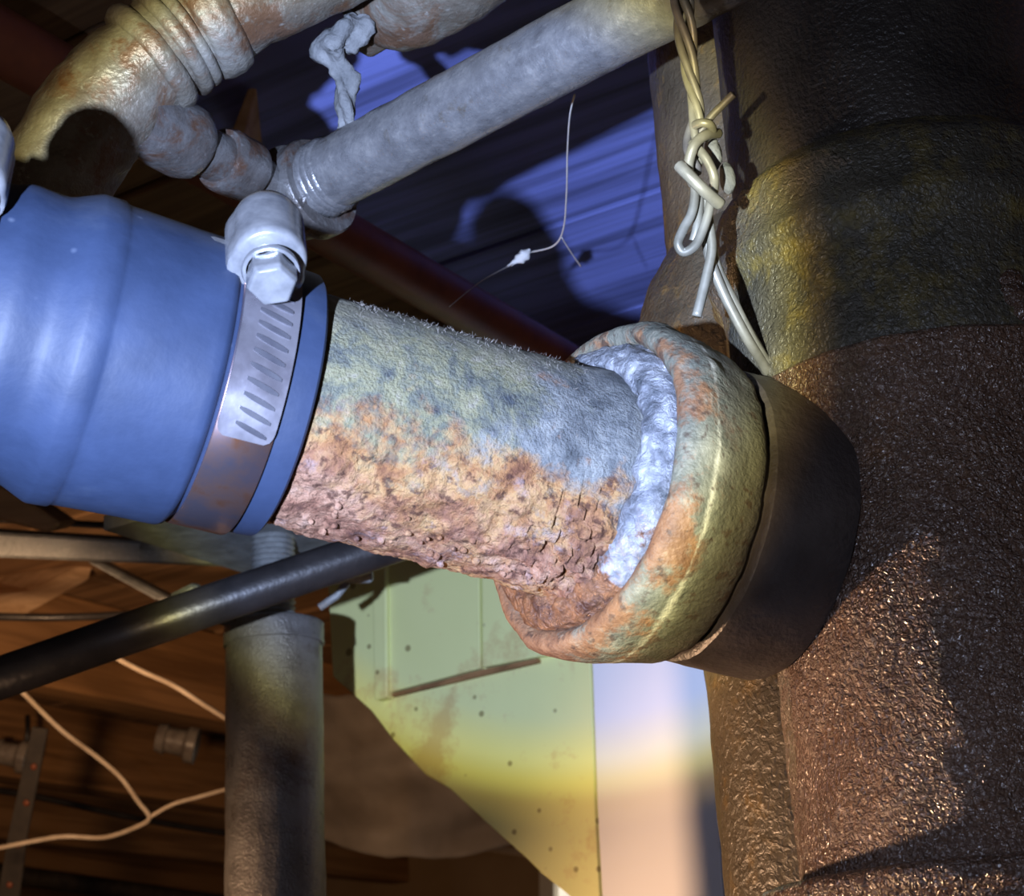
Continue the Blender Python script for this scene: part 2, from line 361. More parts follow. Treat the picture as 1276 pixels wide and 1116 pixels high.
M = dict(
    shaded_cast=simple('shadow_dark_cast_iron', (0.022, 0.020, 0.019), (0.046, 0.041, 0.036), 40, 0.34, 0.0, 620, 0.9, 0.0011),  # shadow over the upper stack pipe, put into a darker iron colour
    pale_steel=simple('pale_bright_steel', (0.16, 0.165, 0.18), (0.27, 0.275, 0.29), 160, 0.24, 0.35, 400, 0.15, 0.0006),  # paler, less metallic steel for the clamp housing and screw
    lint=simple('grey_lint', (0.10, 0.09, 0.08), (0.20, 0.18, 0.16), 200, 0.9),
    hubbody=simple('dull_dark_iron', (0.036, 0.031, 0.031), (0.066, 0.056, 0.054), 60, 0.42, 0.0, 520, 0.5, 0.0009),
    stack=m_stack(), hub_top=m_hub_top(), rear=m_rear(), rust=m_rust_pipe(), lip=m_lip(), lead=m_lead(), rubber=m_rubber(),
    steel=m_steel(), stained=m_stained_steel(),
    galv=m_galv('galvanised_pipe', (0.13, 0.13, 0.135), (0.19, 0.19, 0.195), (0.27, 0.265, 0.26), 0.30, 0.40, 330, 0.12, 130, (0.13, 0.115, 0.095), 0.22),
    elbow=m_galv('tarnished_fitting', (0.075, 0.052, 0.036), (0.14, 0.128, 0.105), (0.22, 0.215, 0.195), 0.44, 0.15, 260, 0.55, 45, (0.10, 0.047, 0.022), 0.4),
    fitting=m_galv('grey_fitting', (0.055, 0.045, 0.040), (0.105, 0.10, 0.098), (0.165, 0.165, 0.165), 0.28, 0.3, 260, 0.5, 60, (0.085, 0.042, 0.024), 0.3),
    wire=simple('pale_wire', (0.16, 0.15, 0.115), (0.29, 0.275, 0.22), 120, 0.42, 0.3),
    oldwire=simple('grey_wire', (0.12, 0.11, 0.11), (0.22, 0.21, 0.20), 120, 0.5, 0.4),
    column=m_galv('sooty_column_paint', (0.06, 0.054, 0.048), (0.115, 0.108, 0.10), (0.17, 0.165, 0.155), 0.30, 0.1, 420, 0.4, 30, (0.055, 0.036, 0.024), 0.6),
    black=simple('black_iron', (0.018, 0.017, 0.018), (0.040, 0.036, 0.036), 40, 0.38, 0.2, 200, 0.3),
    darkslot=simple('dark_slot', (0.02, 0.02, 0.03), (0.05, 0.05, 0.06), 100, 0.6),
    redpipe=simple('red_brown_pipe', (0.16, 0.045, 0.022), (0.26, 0.075, 0.03), 40, 0.5),
    white=simple('white_paint', (0.78, 0.79, 0.86), (0.84, 0.85, 0.90), 6, 0.5, 0.0, 60, 0.06),
    green=m_green(),
    torch_blue_wood=m_wood('torch_tinted_board', (0.11, 0.13, 0.34), (0.24, 0.29, 0.80), UPY, 0.7, 70.0),  # the torch's blue light is put into this wood colour
    plank=m_wood('brown_floor_board', (0.13, 0.072, 0.036), (0.25, 0.145, 0.072), UPY),
    joist=m_wood('joist_timber', (0.17, 0.085, 0.035), (0.34, 0.18, 0.075), R0),
    batten=m_wood('pale_batten', (0.40, 0.25, 0.13), (0.62, 0.43, 0.26), HA),
    greymetal=m_galv('dull_grey_metal', (0.15, 0.16, 0.16), (0.24, 0.25, 0.25), (0.32, 0.34, 0.34), 0.5, 0.3),
    rag=simple('grey_rag', (0.09, 0.095, 0.10), (0.19, 0.195, 0.20), 90, 0.85, 0.0, 240, 0.8, 0.002),
    web=simple('cobweb', (0.45, 0.45, 0.45), (0.6, 0.6, 0.6), 50, 0.8),
    sheet=simple('grey_building_paper', (0.17, 0.145, 0.125), (0.28, 0.25, 0.225), 9, 0.55, 0.0, 30, 0.3, 0.004),
    cable=simple('pale_cable', (0.38, 0.30, 0.22), (0.55, 0.46, 0.36), 40, 0.6),
    strap=simple('dark_strap', (0.018, 0.013, 0.011), (0.04, 0.03, 0.022), 60, 0.6),
    knob=simple('porcelain_knob', (0.16, 0.13, 0.11), (0.30, 0.26, 0.22), 60, 0.35),
    concrete=simple('concrete_floor', (0.20, 0.17, 0.14), (0.30, 0.26, 0.22), 5, 0.9, 0.0, 40, 0.3, 0.004),
    wall=simple('tan_plaster_wall', (0.26, 0.16, 0.08), (0.36, 0.24, 0.13), 4, 0.85, 0.0, 40, 0.3, 0.004),
    cream=simple('cream_paint', (0.70, 0.64, 0.54), (0.80, 0.75, 0.66), 8, 0.5),
)
t = NT('daylight_pane', 0.3); t.color((0.9, 0.88, 0.8)); t.b.inputs['Emission Color'].default_value = (1.0, 0.92, 0.76, 1); t.b.inputs['Emission Strength'].default_value = 0.85
M['pane'] = t.m

# ================================================================== THE SETTING
tag(obj('floor', boxf(HF, (-2.0, -4.2, -CAM.z - 0.05), (3.0, 2.4, -CAM.z)), M['concrete'], smooth=False), kind='structure')
tag(obj('wall_back', boxf(HF, (2.9, -4.2, -CAM.z), (3.0, 2.4, CEIL)), M['wall'], smooth=False), kind='structure')
tag(obj('wall_left', boxf(HF, (-2.0, -4.3, -CAM.z), (3.0, -4.2, CEIL)), M['wall'], smooth=False), kind='structure')

ceiling = thing('ceiling', None, None, HF @ Matrix.Translation((1.0, -1.0, CEIL)), kind='structure')
obj('subfloor', boxf(HF, (-2.0, -4.2, CEIL + 0.022), (3.0, 2.4, CEIL + 0.04)), M['plank'], ceiling, smooth=False)
a = -0.4; i = 0
while a < 2.9:
    wd = 0.132
    dz = random.uniform(-0.002, 0.002)
    b0 = -4.2
    for b1 in ((-2.3, 2.4) if i % 2 else (-1.25, 2.4)):
        obj('plank', boxf(HF, (a + 0.002, b0 + 0.001, CEIL + dz), (min(a + wd - 0.002, 2.9), b1 - 0.001, CEIL + 0.021), 0.0015), M['plank'], ceiling, smooth=False)
        b0 = b1
    a += wd; i += 1
for b in (-3.73, -3.33, -2.93, -2.53, -2.13, -1.73, -1.33, 0.22, 0.62):
    obj('joist', boxf(HF, (-0.4, b - 0.022, CEIL - 0.10), (2.9, b + 0.022, CEIL - 0.001), 0.003), M['joist'], ceiling, smooth=False)
a = 0.42
for wd in (0.135, 0.135, 0.135, 0.135, 0.135, 0.135):
    obj('blue_lit_board', boxf(HF, (a + 0.0012, -0.44 if a < 0.5 else -0.60, CEIL - 0.013 + random.uniform(-0.001, 0.001)), (a + wd - 0.0012, 0.12, CEIL - 0.002), 0.001), M['torch_blue_wood'], ceiling, smooth=False)  # boards within the torch beam, its blue held in their colour
    a += wd

# ================================================================== SOIL STACK with its tee
AX = P(1145, 412, 0.507)
def zfor(py, r, ax):
    lo, hi = -2.0, 2.0
    d = Vector((CAM.x - ax.x, CAM.y - ax.y, 0)).normalized() * r
    for _ in range(50):
        mid = (lo + hi) / 2
        if proj(Vector((ax.x, ax.y, CAM.z + mid)) + d)[1] > py: lo = mid
        else: hi = mid
    return CAM.z + lo
VF = lambda ax, z=0.0: Matrix(((0, -1, 0, ax.x), (0, 0, 1, ax.y), (1, 0, 0, z), (0, 0, 0, 1)))   # lathe X -> world Z
def vprof(pairs, ax): return [(zfor(py, r, ax), r) for py, r in pairs]
stack = thing('soil_stack', 'thick dark brown cast iron soil stack with ringed hub at the right', 'pipe', Vector((AX.x, AX.y, 0)))
def rough_fn(amp, s, seed=0.0):
    def fn(x, th, r):
        return r + amp * fbm((x + seed, r * math.sin(th), r * math.cos(th)), s, 3)
    return fn
ZT = CAM.z + CEIL
lowhub = vprof([(1200, 0.0575), (1120, 0.0575), (1100, 0.0600), (1092, 0.0612), (1082, 0.0615), (1072, 0.0612), (1065, 0.060), (1063, 0.0570), (1064, 0.050)], AX)
lowhub = [(0.0, 0.0575)] + lowhub
obj('lower_hub', lathe(sub(lowhub, 0.004), 120, rough_fn(0.0009, 130), VF(AX)), M['stack'], stack, sharp=50)
body = vprof([(1080, 0.0500), (900, 0.0505), (700, 0.0505), (520, 0.0505), (495, 0.0512), (470, 0.0530), (440, 0.0548), (418, 0.0556), (414, 0.0558), (411, 0.0550)], AX)
obj('tee_body', lathe(sub(body, 0.003), 140, rough_fn(0.0007, 110), VF(AX)), M['stack'], stack, sharp=50)
hub = vprof([(416, 0.0538), (408, 0.0543), (380, 0.0548), (320, 0.0550), (275, 0.0552), (262, 0.0560), (245, 0.0576), (232, 0.0582), (222, 0.0578), (212, 0.0566), (190, 0.0562), (170, 0.0560), (160, 0.0550), (156, 0.0515), (150, 0.0490)], AX)
obj('upper_hub', lathe(sub(hub, 0.003), 140, rough_fn(0.0010, 120, 3.0), VF(AX)), M['hub_top'], stack, sharp=50)
top = [(hub[-1][0] - 0.01, 0.0490), (ZT + 0.05, 0.0490)]
obj('upper_pipe', lathe(sub(top, 0.006), 96, rough_fn(0.0005, 90), VF(AX)), M['shaded_cast'], stack)
# side inlet at the right of the tee, seen edge-on
SI = P(1225, 600, 0.507); SI = Vector((AX.x, AX.y, SI.z))
sd = (RC * 0.93 - FW * 0.30); sd.z = 0; sd.normalize()
obj('side_inlet', lathe(sub([(0.035, 0.033), (0.060, 0.033), (0.062, 0.040), (0.066, 0.0425), (0.082, 0.0425), (0.086, 0.040), (0.087, 0.033), (0.070, 0.030)], 0.003), 72,
    rough_fn(0.0016, 160, 5.0), frame_from(SI, sd)), M['stack'], stack, sharp=50)
# casting seam with scabs on the right
for k, (py, rr) in enumerate(((352, 0.0032), (372, 0.0042), (388, 0.003))):
    zc = zfor(py, 0.055, AX); d = (P(1247 + 3 * k, py, 0.46) - AX); d.z = 0; d.normalize()
    c = Vector((AX.x, AX.y, zc)) + d * 0.0552
    fr = frame_from(c - d * rr, d)
    obj('scab', lathe([(0, rr * 1.6), (rr * 0.6, rr * 1.3), (rr * 1.1, rr * 0.7), (rr * 1.35, 0.0002)], 14, rough_fn(rr * 0.5, 220, k), fr, (True, True)), M['stack'], stack)

# ------------------------------------------------------------------ branch line frame (hub on the tee, rusty pipe, coupling share one axis)
C0 = P(735, 605, 0.463); C1 = P(392, 515, 0.4375)
U = (C0 - C1).normalized()
BR = frame_from(C0, U)
def s_of(px):
    lo, hi = -0.5, 0.3
    for _ in range(50):
        mid = (lo + hi) / 2
        if proj(C0 + U * mid)[0] < px: lo = mid
        else: hi = mid
    return lo
def ang_at(px, py, s, r):
    best = None
    for k in range(-180, 180):
        th = math.radians(k); q = BR @ Vector((s, r * math.sin(th), r * math.cos(th)))
        n = BR.to_3x3() @ Vector((0, math.sin(th), math.cos(th)))
        if n.dot(CAM - q) < 0: continue
        x, y, _ = proj(q); e = (x - px) ** 2 + (y - py) ** 2
        if best is None or e < best[0]: best = (e, th)
    return best[1]
lipp = [(s_of(790), 0.0300), (s_of(774), 0.0370), (s_of(757), 0.0387), (s_of(750), 0.0404), (s_of(748), 0.0420), (s_of(750), 0.0436), (s_of(757), 0.0449), (s_of(768), 0.0457), (s_of(780), 0.0457),
        (s_of(794), 0.0451), (s_of(808), 0.0442), (s_of(826), 0.0430), (s_of(845), 0.0417), (s_of(854), 0.0408), (s_of(858), 0.0394), (s_of(858.5), 0.0375)]
def lip_fn(x, th, r):
    p = (x, r * math.sin(th), r * math.cos(th))
    return r + 0.0008 * fbm(p, 90, 3) + 0.0004 * fbm(p, 320, 2)
def tilt(v):
    # the hub mouth is not square to the pipe: its far side reaches further out
    out = []
    for p in v:
        f_ = max(0.0, min(1.0, (s_of(862) - p.x) / 0.027)); f_ = f_ * f_ * (3 - 2 * f_)
        out.append(Vector((p.x - 0.15 * (p.y + 0.038) * f_, p.y, p.z)))
    return out
lv_, lf_ = lathe(sub(lipp, 0.0016), 160, lip_fn)
lip = obj('hub_lip', ([BR @ p for p in tilt(lv_)], lf_), M['lip'], stack, base=None)
# the lip keeps its own frame so that its patina follows the hub
lip.matrix_parent_inverse = Matrix.Identity(4)
def refit(o, frame):
    """give a part its own origin and axes"""
    pm = MATS[o.parent.name]; inv = frame.inverted() @ pm
    o.data.transform(inv); o.matrix_local = pm.inverted() @ frame
refit(lip, BR); lip['label'] = 'grey green hub lip with rust and pale ridge'
hb = [(s_of(866), 0.0375), (s_of(867), 0.0394), (s_of(870), 0.0402), (s_of(900), 0.0405), (s_of(940), 0.0404), (s_of(962), 0.0402), (s_of(970), 0.0396), (s_of(973), 0.0372), (s_of(980), 0.0345), (s_of(1010), 0.0340), (s_of(1050), 0.0345), (s_of(1075), 0.037)]
hb = [(s_of(850), 0.0375)] + hb
obj('branch_hub', lathe(sub(hb, 0.003), 120, rough_fn(0.0004, 120, 9.0), BR), M['hubbody'], stack, sharp=40)

# ------------------------------------------------------------------ rusty waste pipe + lead joint
RP = 0.0292
pipe = thing('rusted_waste_pipe', 'short crusty rusted galvanised pipe leaded into the cast iron hub', 'pipe', BR)
s0, s1 = s_of(300), s_of(775)
def rust_fn(x, th, r):
    p = Vector((x, r * math.sin(th), r * math.cos(th)))
    low = max(0.0, min(1.0, (-math.cos(th) + 0.05) * 1.4))
    right = max(0.0, min(1.0, (x + 0.055) / 0.05))
    crust = 0.0003 * fbm(p, 90, 4) + 0.00012 * fbm(p, 420, 3)
    crust += low * low * (0.0012 * fbm(p, 120, 3) + 0.0005 * fbm(p, 400, 3) + 0.0004)
    lump = math.exp(-((x + 0.012) / 0.014) ** 2) * max(0.0, math.cos(th - math.radians(-152))) ** 6
    crust += lump * (0.0028 + 0.003 * noise.cell(p * 420) * 0.7)
    end = math.exp(-((x + 0.004) / 0.006) ** 2) * 0.0012
    return r + crust + end
n = 300
pp = obj('pipe_wall', lathe([(s0 + (s1 - s0) * i / n, RP) for i in range(n + 1)], 330, rust_fn), M['rust'], pipe, local=True)
def lead_fn(x, th, r):
    p = Vector((x, r * math.sin(th), r * math.cos(th)))
    return r + 0.0013 * fbm(p, 110, 4) + 0.0006 * fbm(p, 380, 3)
lv = []
la, lb = s_of(735), s_of(778)
prof = [(lb, 0.0285), (la + 0.001, 0.0300), (la - 0.0005, 0.0315), (la - 0.0006, 0.0340), (la + 0.0008, 0.0368), (la + 0.0032, 0.0386), (lb, 0.0395)]
v, f = lathe(sub(prof, 0.0007), 220, lead_fn)
v = [Vector((p.x + 0.0016 * fbm(p, 150, 4) - 0.0012 * abs(fbm(p, 70, 3)), p.y, p.z)) for p in v]
v = tilt(v)
tag(obj('lead_joint', (v, f), M['lead'], pipe, local=True), 'wrinkled silvery lead caulking around the pipe')
# chunky rust nodules under the pipe and at the joint
for k in range(40):
    x = random.uniform(s_of(400), s_of(735)); th = math.radians(random.uniform(-185, -152)) if k < 30 else math.radians(random.uniform(-165, -135))
    if k >= 30: x = random.uniform(s_of(665), s_of(735))
    r = random.uniform(0.0005, 0.0012); c = Vector((x, (RP + 0.0010) * math.sin(th), (RP + 0.0010) * math.cos(th)))
    V, F = [], []
    bm = bmesh.new(); bmesh.ops.create_icosphere(bm, subdivisions=2, radius=r)
    for q in bm.verts: q.co = q.co * (1 + 0.35 * nz(q.co + c, 700)) + c
    bm.verts.index_update(); vf = ([q.co.copy() for q in bm.verts], [tuple(q.index for q in g.verts) for g in bm.faces]); bm.free()
    obj('rust_nodule', vf, M['rust'], pipe, local=True)
# lint and dust fibres along the upper edge
V, F = [], []
for k in range(4500):
    x = random.uniform(s_of(395), s_of(690)); th = math.radians(random.gauss(8, 22))
    if random.random() < 0.25: th = math.radians(random.uniform(-100, 40))
    nrm = Vector((0, math.sin(th), math.cos(th))); b = Vector((x, 0, 0)) + nrm * RP
    d = (nrm * random.uniform(0.2, 1.0) + Vector((random.gauss(0, 1), random.gauss(0, .7), random.gauss(0, .7)))).normalized()
    ln = random.uniform(0.0005, 0.0015); sdv = d.cross(Vector((0.3, 0.7, 0.2))).normalized() * 0.00007
    k0 = len(V); V += [b - sdv, b + sdv, b + d * ln + sdv * .3]; F.append((k0, k0 + 1, k0 + 2))
tag(obj('dust_fibres', (V, F), M['lint'], pipe, local=True, smooth=False), 'grey dust lint clinging to the pipe', kind='stuff')

# ------------------------------------------------------------------ flexible coupling and its two clamps
coup = thing('flexible_coupling', 'large black rubber pipe coupling in torch-blue tint with stepped shoulder at the left edge', 'coupling', BR @ Matrix.Translation((s_of(200), 0, 0)))
cf = MATS[coup.name]; sc0 = s_of(200)
def S(px): return s_of(px) - sc0
cp = [(S(352), 0.0293), (S(353), 0.0325), (S(350), 0.0332), (S(338), 0.0334), (S(300), 0.0334), (S(252), 0.0334), (S(246), 0.0338), (S(242), 0.0352), (S(236), 0.0357), (S(200), 0.0359), (S(150), 0.0363), (S(114), 0.0366), (S(109), 0.0368), (S(105), 0.0373), (S(82), 0.0375), (S(77), 0.0373),
      (S(66), 0.0364), (S(48), 0.0349), (S(40), 0.0345), (S(30), 0.0345), (S(0), 0.0350), (S(-12), 0.0348), (S(-24), 0.0338), (S(-50), 0.0334), (S(-160), 0.0330), (S(-164), 0.0325)]
def coup_fn(x, th, r): return r + 0.00018 * fbm((x, r * math.sin(th), r * math.cos(th)), 60, 2)
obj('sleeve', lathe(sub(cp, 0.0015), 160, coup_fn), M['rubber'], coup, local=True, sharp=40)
# the drain pipe that runs on out of the picture on the left
feed = obj('drain_pipe', lathe(sub([(s_of(-100), 0.0292), (s_of(-900), 0.0292)], 0.01), 64, rough_fn(0.0004, 100), BR), M['rust'], base=BR @ Matrix.Translation((s_of(-200), 0, 0)))
tag(feed, 'pipe leaving the left end of the blue-tinted coupling', 'pipe')

def clamp(px0, px1, r, knob_px, label, tail=True):
    sa, sb = s_of(px0), s_of(px1); sm = (sa + sb) / 2; hw = abs(sb - sa) / 2
    c = thing('hose_clamp', label, 'hose clamp', BR @ Matrix.Translation((sm, 0, 0)), 'hose clamps on the coupling')
    tk = ang_at(*knob_px, sm, r + 0.004)
    def ring(x0, x1, ra, rb, arc=None, seg=140):
        return lathe([(x0, ra), (x0, rb - 0.0002), (x0 + 0.0003, rb), (x1 - 0.0003, rb), (x1, rb - 0.0002), (x1, ra), (x0, ra)], seg, None, None, arc=arc)
    obj('band', ring(-hw, hw, r, r + 0.0009), M['stained'], c, local=True, sharp=35)
    if tail:
        ta = ang_at(312, 548, sm, r); t0, t1 = tk, ta
        if t1 > t0: t1 -= 2 * math.pi
        N = 60; V, F = [], []
        for k in range(N + 1):        # overlapping tail with a rounded end
            th = t0 + (t1 - t0) * k / N; e = (1 - k / N) * abs(t1 - t0) * r
            h = hw * 0.97 * (1 if e > hw * 0.5 else (0.72 + 0.28 * math.sqrt(max(0, 1 - (1 - e / (hw * 0.5)) ** 2))))
            for xx, rr in ((-h, r + 0.0009), (-h, r + 0.0017), (h, r + 0.0017), (h, r + 0.0009)):
                V.append(Vector((xx, rr * math.sin(th), rr * math.cos(th))))
        for k in range(N):
            for q in range(3): F.append((4 * k + q, 4 * k + q + 1, 4 * k + 5 + q, 4 * k + 4 + q))
        F += [(0, 1, 2, 3), (4 * N + 3, 4 * N + 2, 4 * N + 1, 4 * N)]
        obj('band_tail', fix((V, F)), M['steel'], c, local=True, sharp=35)
        ns = 11
        for k in range(ns):           # the worm-drive slots
            th = t0 + (t1 - t0) * (0.20 + 0.74 * k / (ns - 1)); V, F = [], []
            for j in range(7):
                q = j / 6; xx = (-0.42 + 1.12 * q) * hw; tt = th - 0.030 * (q - 0.5) * 2
                wd = 0.0185 * (1 - abs(q - 0.5) ** 3 * 4)
                for dt, rr in ((-wd, r + 0.0016), (-wd, r + 0.0021), (wd, r + 0.0021), (wd, r + 0.0016)):
                    V.append(Vector((xx, rr * math.sin(tt + dt), rr * math.cos(tt + dt))))
            for j in range(6):
                for qq in range(3): F.append((4 * j + qq, 4 * j + qq + 1, 4 * j + 5 + qq, 4 * j + 4 + qq))
            F += [(0, 1, 2, 3), (27, 26, 25, 24)]
            obj('slot', fix((V, F)), M['darkslot'], c, local=True, smooth=False)
    # housing: a rounded saddle over the screw, screw runs tangentially
    nrm = Vector((0, math.sin(tk), math.cos(tk))); tan = Vector((0, -math.cos(tk), math.sin(tk)))
    if (BR.to_3x3() @ tan).dot(UC) > 0: tan = -tan          # towards the screw head, downwards in view
    o = nrm * (r + 0.0068) + Vector((-0.003, 0, 0))
    hf = Matrix(((tan.x, nrm.x, 1, o.x), (tan.y, nrm.y, 0, o.y), (tan.z, nrm.z, 0, o.z), (0, 0, 0, 1)))
    hf = frame_from(o, tan, nrm) @ Matrix.Diagonal((1.45, 1.30, 1.25, 1))
    obj('housing', lathe(sub([(-0.0125, 0.0015), (-0.0120, 0.0040), (-0.0105, 0.0058), (-0.0080, 0.0066), (0.0030, 0.0066), (0.0042, 0.0064), (0.0046, 0.0058), (0.0046, 0.0040)], 0.0012), 40,
        lambda x, th, rr: rr * (1.0 if math.cos(th) > 0 else (1.0 + 0.25 * abs(math.sin(2 * th)))), hf, (True, True)), M['pale_steel'], c, local=True, sharp=45)
    for sgn in (-1, 1):
        obj('saddle_tab', boxf(hf, (-0.0085, sgn * 0.0040 - 0.0022, -0.0075), (0.0035, sgn * 0.0040 + 0.0022, -0.0030), 0.0008), M['pale_steel'], c, local=True)
    obj('saddle_ear', boxf(hf, (-0.0060, -0.0098, -0.0068), (0.0025, -0.0040, -0.0040), 0.0012), M['pale_steel'], c, local=True)
    sc = obj('screw', lathe([(0.003, 0.0036), (0.0068, 0.0036), (0.0068, 0.0050), (0.0074, 0.0052), (0.0080, 0.0050), (0.0080, 0.0044)], 32, None, hf), M['pale_steel'], c, local=True, sharp=40)
    hx = lathe([(0.0078, 0.0046), (0.0116, 0.0046), (0.0126, 0.0040), (0.0128, 0.0006)], 6, None, hf, (True, True))
    obj('screw_head', bevel_vf(hx, 0.0004), M['pale_steel'], sc, local=True, smooth=False)
    return c
clamp(250, 318, 0.0336, (334, 326), 'shiny steel hose clamp with slotted band on the right end of the coupling')
clamp(-104, -40, 0.0336, (-18, 232), 'steel hose clamp cut off by the left edge of the picture', tail=False)

# ================================================================== REAR PIPE beside the stack
AX2 = P(1003, 370, 0.612)
rear = thing('rear_soil_pipe', 'brown vertical soil pipe behind the stack with rounded bulging hub', 'pipe', Vector((AX2.x, AX2.y, 0)))
r1 = 0.0463
obj('lower_pipe', lathe(sub([(0.0, r1)] + vprof([(500, r1)], AX2), 0.008), 96, rough_fn(0.0006, 110, 2), VF(AX2)), M['rear'], rear)
hbp = vprof([(520, r1 - 0.001), (500, 0.052), (480, 0.0605), (460, 0.0625), (400, 0.0628), (350, 0.0622), (310, 0.0595), (280, 0.0560), (255, 0.0510), (240, r1)], AX2)
obj('bulging_hub', lathe(sub(hbp, 0.003), 120, rough_fn(0.0016, 90, 4), VF(AX2)), M['rear'], rear)
obj('upper_pipe', lathe(sub(vprof([(245, r1)], AX2) + [(ZT + 0.05, r1)], 0.006), 96, rough_fn(0.0007, 110, 6), VF(AX2)), M['rear'], rear)

# ================================================================== WIRE TIE
wire = thing('wire_tie', 'twisted pale wire hanger knotted in front of the stack', 'wire', P(968, 490, 0.485))
def W(pts, r=0.00125, m='wire', n=8, jig=True):
    return obj('strand', tube(catmull([P(*p) for p in pts], n), r, 10), M[m], wire)
top = catmull([P(846, -40, 0.472), P(852, 20, 0.470), P(860, 90, 0.468), P(868, 140, 0.466), P(862, 190, 0.465), P(860, 215, 0.465)], 14)
for k in range(4):
    pts = []
    for i, p in enumerate(top):
        q = i / (len(top) - 1); an = q * 11 + k * math.pi / 2; rr = 0.0016 + 0.0006 * math.sin(q * 9)
        pts.append(p + RC * (rr * math.cos(an)) + FW * (rr * math.sin(an)))
    obj('strand', tube(pts if k else pts[:52], 0.00115, 8), M['oldwire'] if k in (0, 1) else M['wire'], wire)
W([(866, 175, .466), (884, 148, .463), (899, 132, .461), (914, 117, .459)], 0.00105, 'oldwire')
W([(866, 156, .462), (874, 153, .460), (884, 155, .460), (888, 163, .463), (880, 172, .467)], 0.0012)
W([(895, 166, .466), (880, 168, .461), (867, 178, .459), (860, 194, .459), (858, 212, .461), (864, 230, .465)], 0.0014)
W([(862, 178, .464), (874, 190, .461), (884, 205, .460), (890, 222, .460), (889, 240, .463)], 0.0013)
W([(846, 206, .458), (858, 218, .456), (876, 236, .456), (898, 255, .459)], 0.00165)
W([(864, 215, .464), (866, 240, .463), (862, 265, .462), (852, 284, .461), (845, 303, .460), (852, 314, .460), (866, 306, .460), (876, 286, .461), (884, 260, .462), (886, 236, .464)], 0.00125)
W([(872, 235, .466), (871, 262, .465), (868, 285, .464), (864, 300, .464)], 0.0012)
W([(878, 240, .467), (884, 280, .466), (887, 310, .465), (880, 345, .464), (868, 394, .462)], 0.00130)
W([(872, 262, .468), (880, 300, .467), (884, 330, .466), (878, 360, .466), (870, 388, .464)], 0.0012)
W([(880, 285, .469), (884, 320, .468), (902, 366, .468), (930, 420, .470), (952, 455, .476), (972, 492, .486)], 0.0014)
W([(884, 290, .470), (892, 330, .470), (912, 372, .470), (936, 420, .472), (958, 456, .478), (976, 488, .488)], 0.0014)
W([(886, 300, .473), (898, 338, .473), (920, 384, .474), (942, 424, .476), (962, 458, .482)], 0.0009, 'oldwire')
for (px, py, r) in ((889, 190, .0030), (907, 222, .0028), (905, 216, .0022)):
    bm = bmesh.new(); bmesh.ops.create_icosphere(bm, subdivisions=2, radius=r); c = P(px, py, .470)
    for q in bm.verts: q.co = Vector((q.co.x * .8, q.co.y * .8, q.co.z * 1.8)) * (1 + .3 * nz(q.co + c, 300)) + c
    bm.verts.index_update(); vf = ([q.co.copy() for q in bm.verts], [tuple(q.index for q in g.verts) for g in bm.faces]); bm.free()
    obj('mortar_crumb', vf, M['rag'], wire)

# ================================================================== GALVANISED SUPPLY PIPE, FITTINGS, ELBOW
DA, DB = P(392, 229, 0.615), P(985, -87, 0.505)
sup = thing('galvanised_pipe', 'straight silvery galvanised pipe slanting up to the right', 'pipe', frame_from(DA, DB - DA))
L = (DB - DA).length
obj('pipe_wall', lathe(sub([(0, 0.0124), (L, 0.0124)], 0.004), 72, lambda x, th, r: r + 0.0004 * fbm((x, r * math.sin(th), r * math.cos(th)), 120, 3)), M['galv'], sup, local=True)
for k, x in enumerate((0.004, 0.0068, 0.0096)):
    obj('thread', lathe([(x - .0012, .0120), (x, .0136), (x + .0012, .0120)], 48), M['galv'], sup, local=True)
FA, FB = P(196, 160, 0.565), P(372, 244, 0.622)
chain = thing('fitting_chain', 'row of grey threaded fittings above the blue-tinted coupling', 'pipe fitting', frame_from(FA, FB - FA))
cl = (FB - FA).length; px = lambda r, z=0.59: r * z / FPX
def K(q): return q * cl
rf = rough_fn(0.0004, 140)
obj('socket', lathe(sub([(K(-.15), px(40)), (K(.0), px(44)), (K(.10), px(46)), (K(.17), px(47)), (K(.215), px(45)), (K(.235), px(40)), (K(.24), px(26))], .002), 56, rf), M['fitting'], chain, local=True, sharp=50)
obj('nipple', lathe(sub([(K(.22), px(31)), (K(.42), px(31))], .002), 48, rf), M['fitting'], chain, local=True)
obj('collar', lathe(sub([(K(.41), px(28)), (K(.415), px(38)), (K(.44), px(41)), (K(.60), px(41)), (K(.63), px(38)), (K(.635), px(26))], .002), 56, rf), M['fitting'], chain, local=True, sharp=50)
obj('nipple', lathe(sub([(K(.62), px(26)), (K(.95), px(26))], .002), 48, rf), M['fitting'], chain, local=True)
# elbow that turns up into the slanting pipe
E = P(372, 246, 0.622); dp = (DB - DA).normalized(); dc = (FB - FA).normalized()
ep = [E - dc * 0.012, E - dc * 0.006, E + Vector((0, 0, -.0006)), E + dp * 0.005, E + dp * 0.010]
el = obj('elbow_body', tube(catmull(ep, 5), lambda q: 0.0150, 48), M['fitting'], chain)
ef = frame_from(E, dp)
obj('elbow_collar', lathe(sub([(.002, .0150), (.004, .0172), (.0055, .0178), (.0105, .0178), (.0118, .0170), (.0120, .0126)], .0012), 64, rf, ef), M['fitting'], chain, sharp=50)

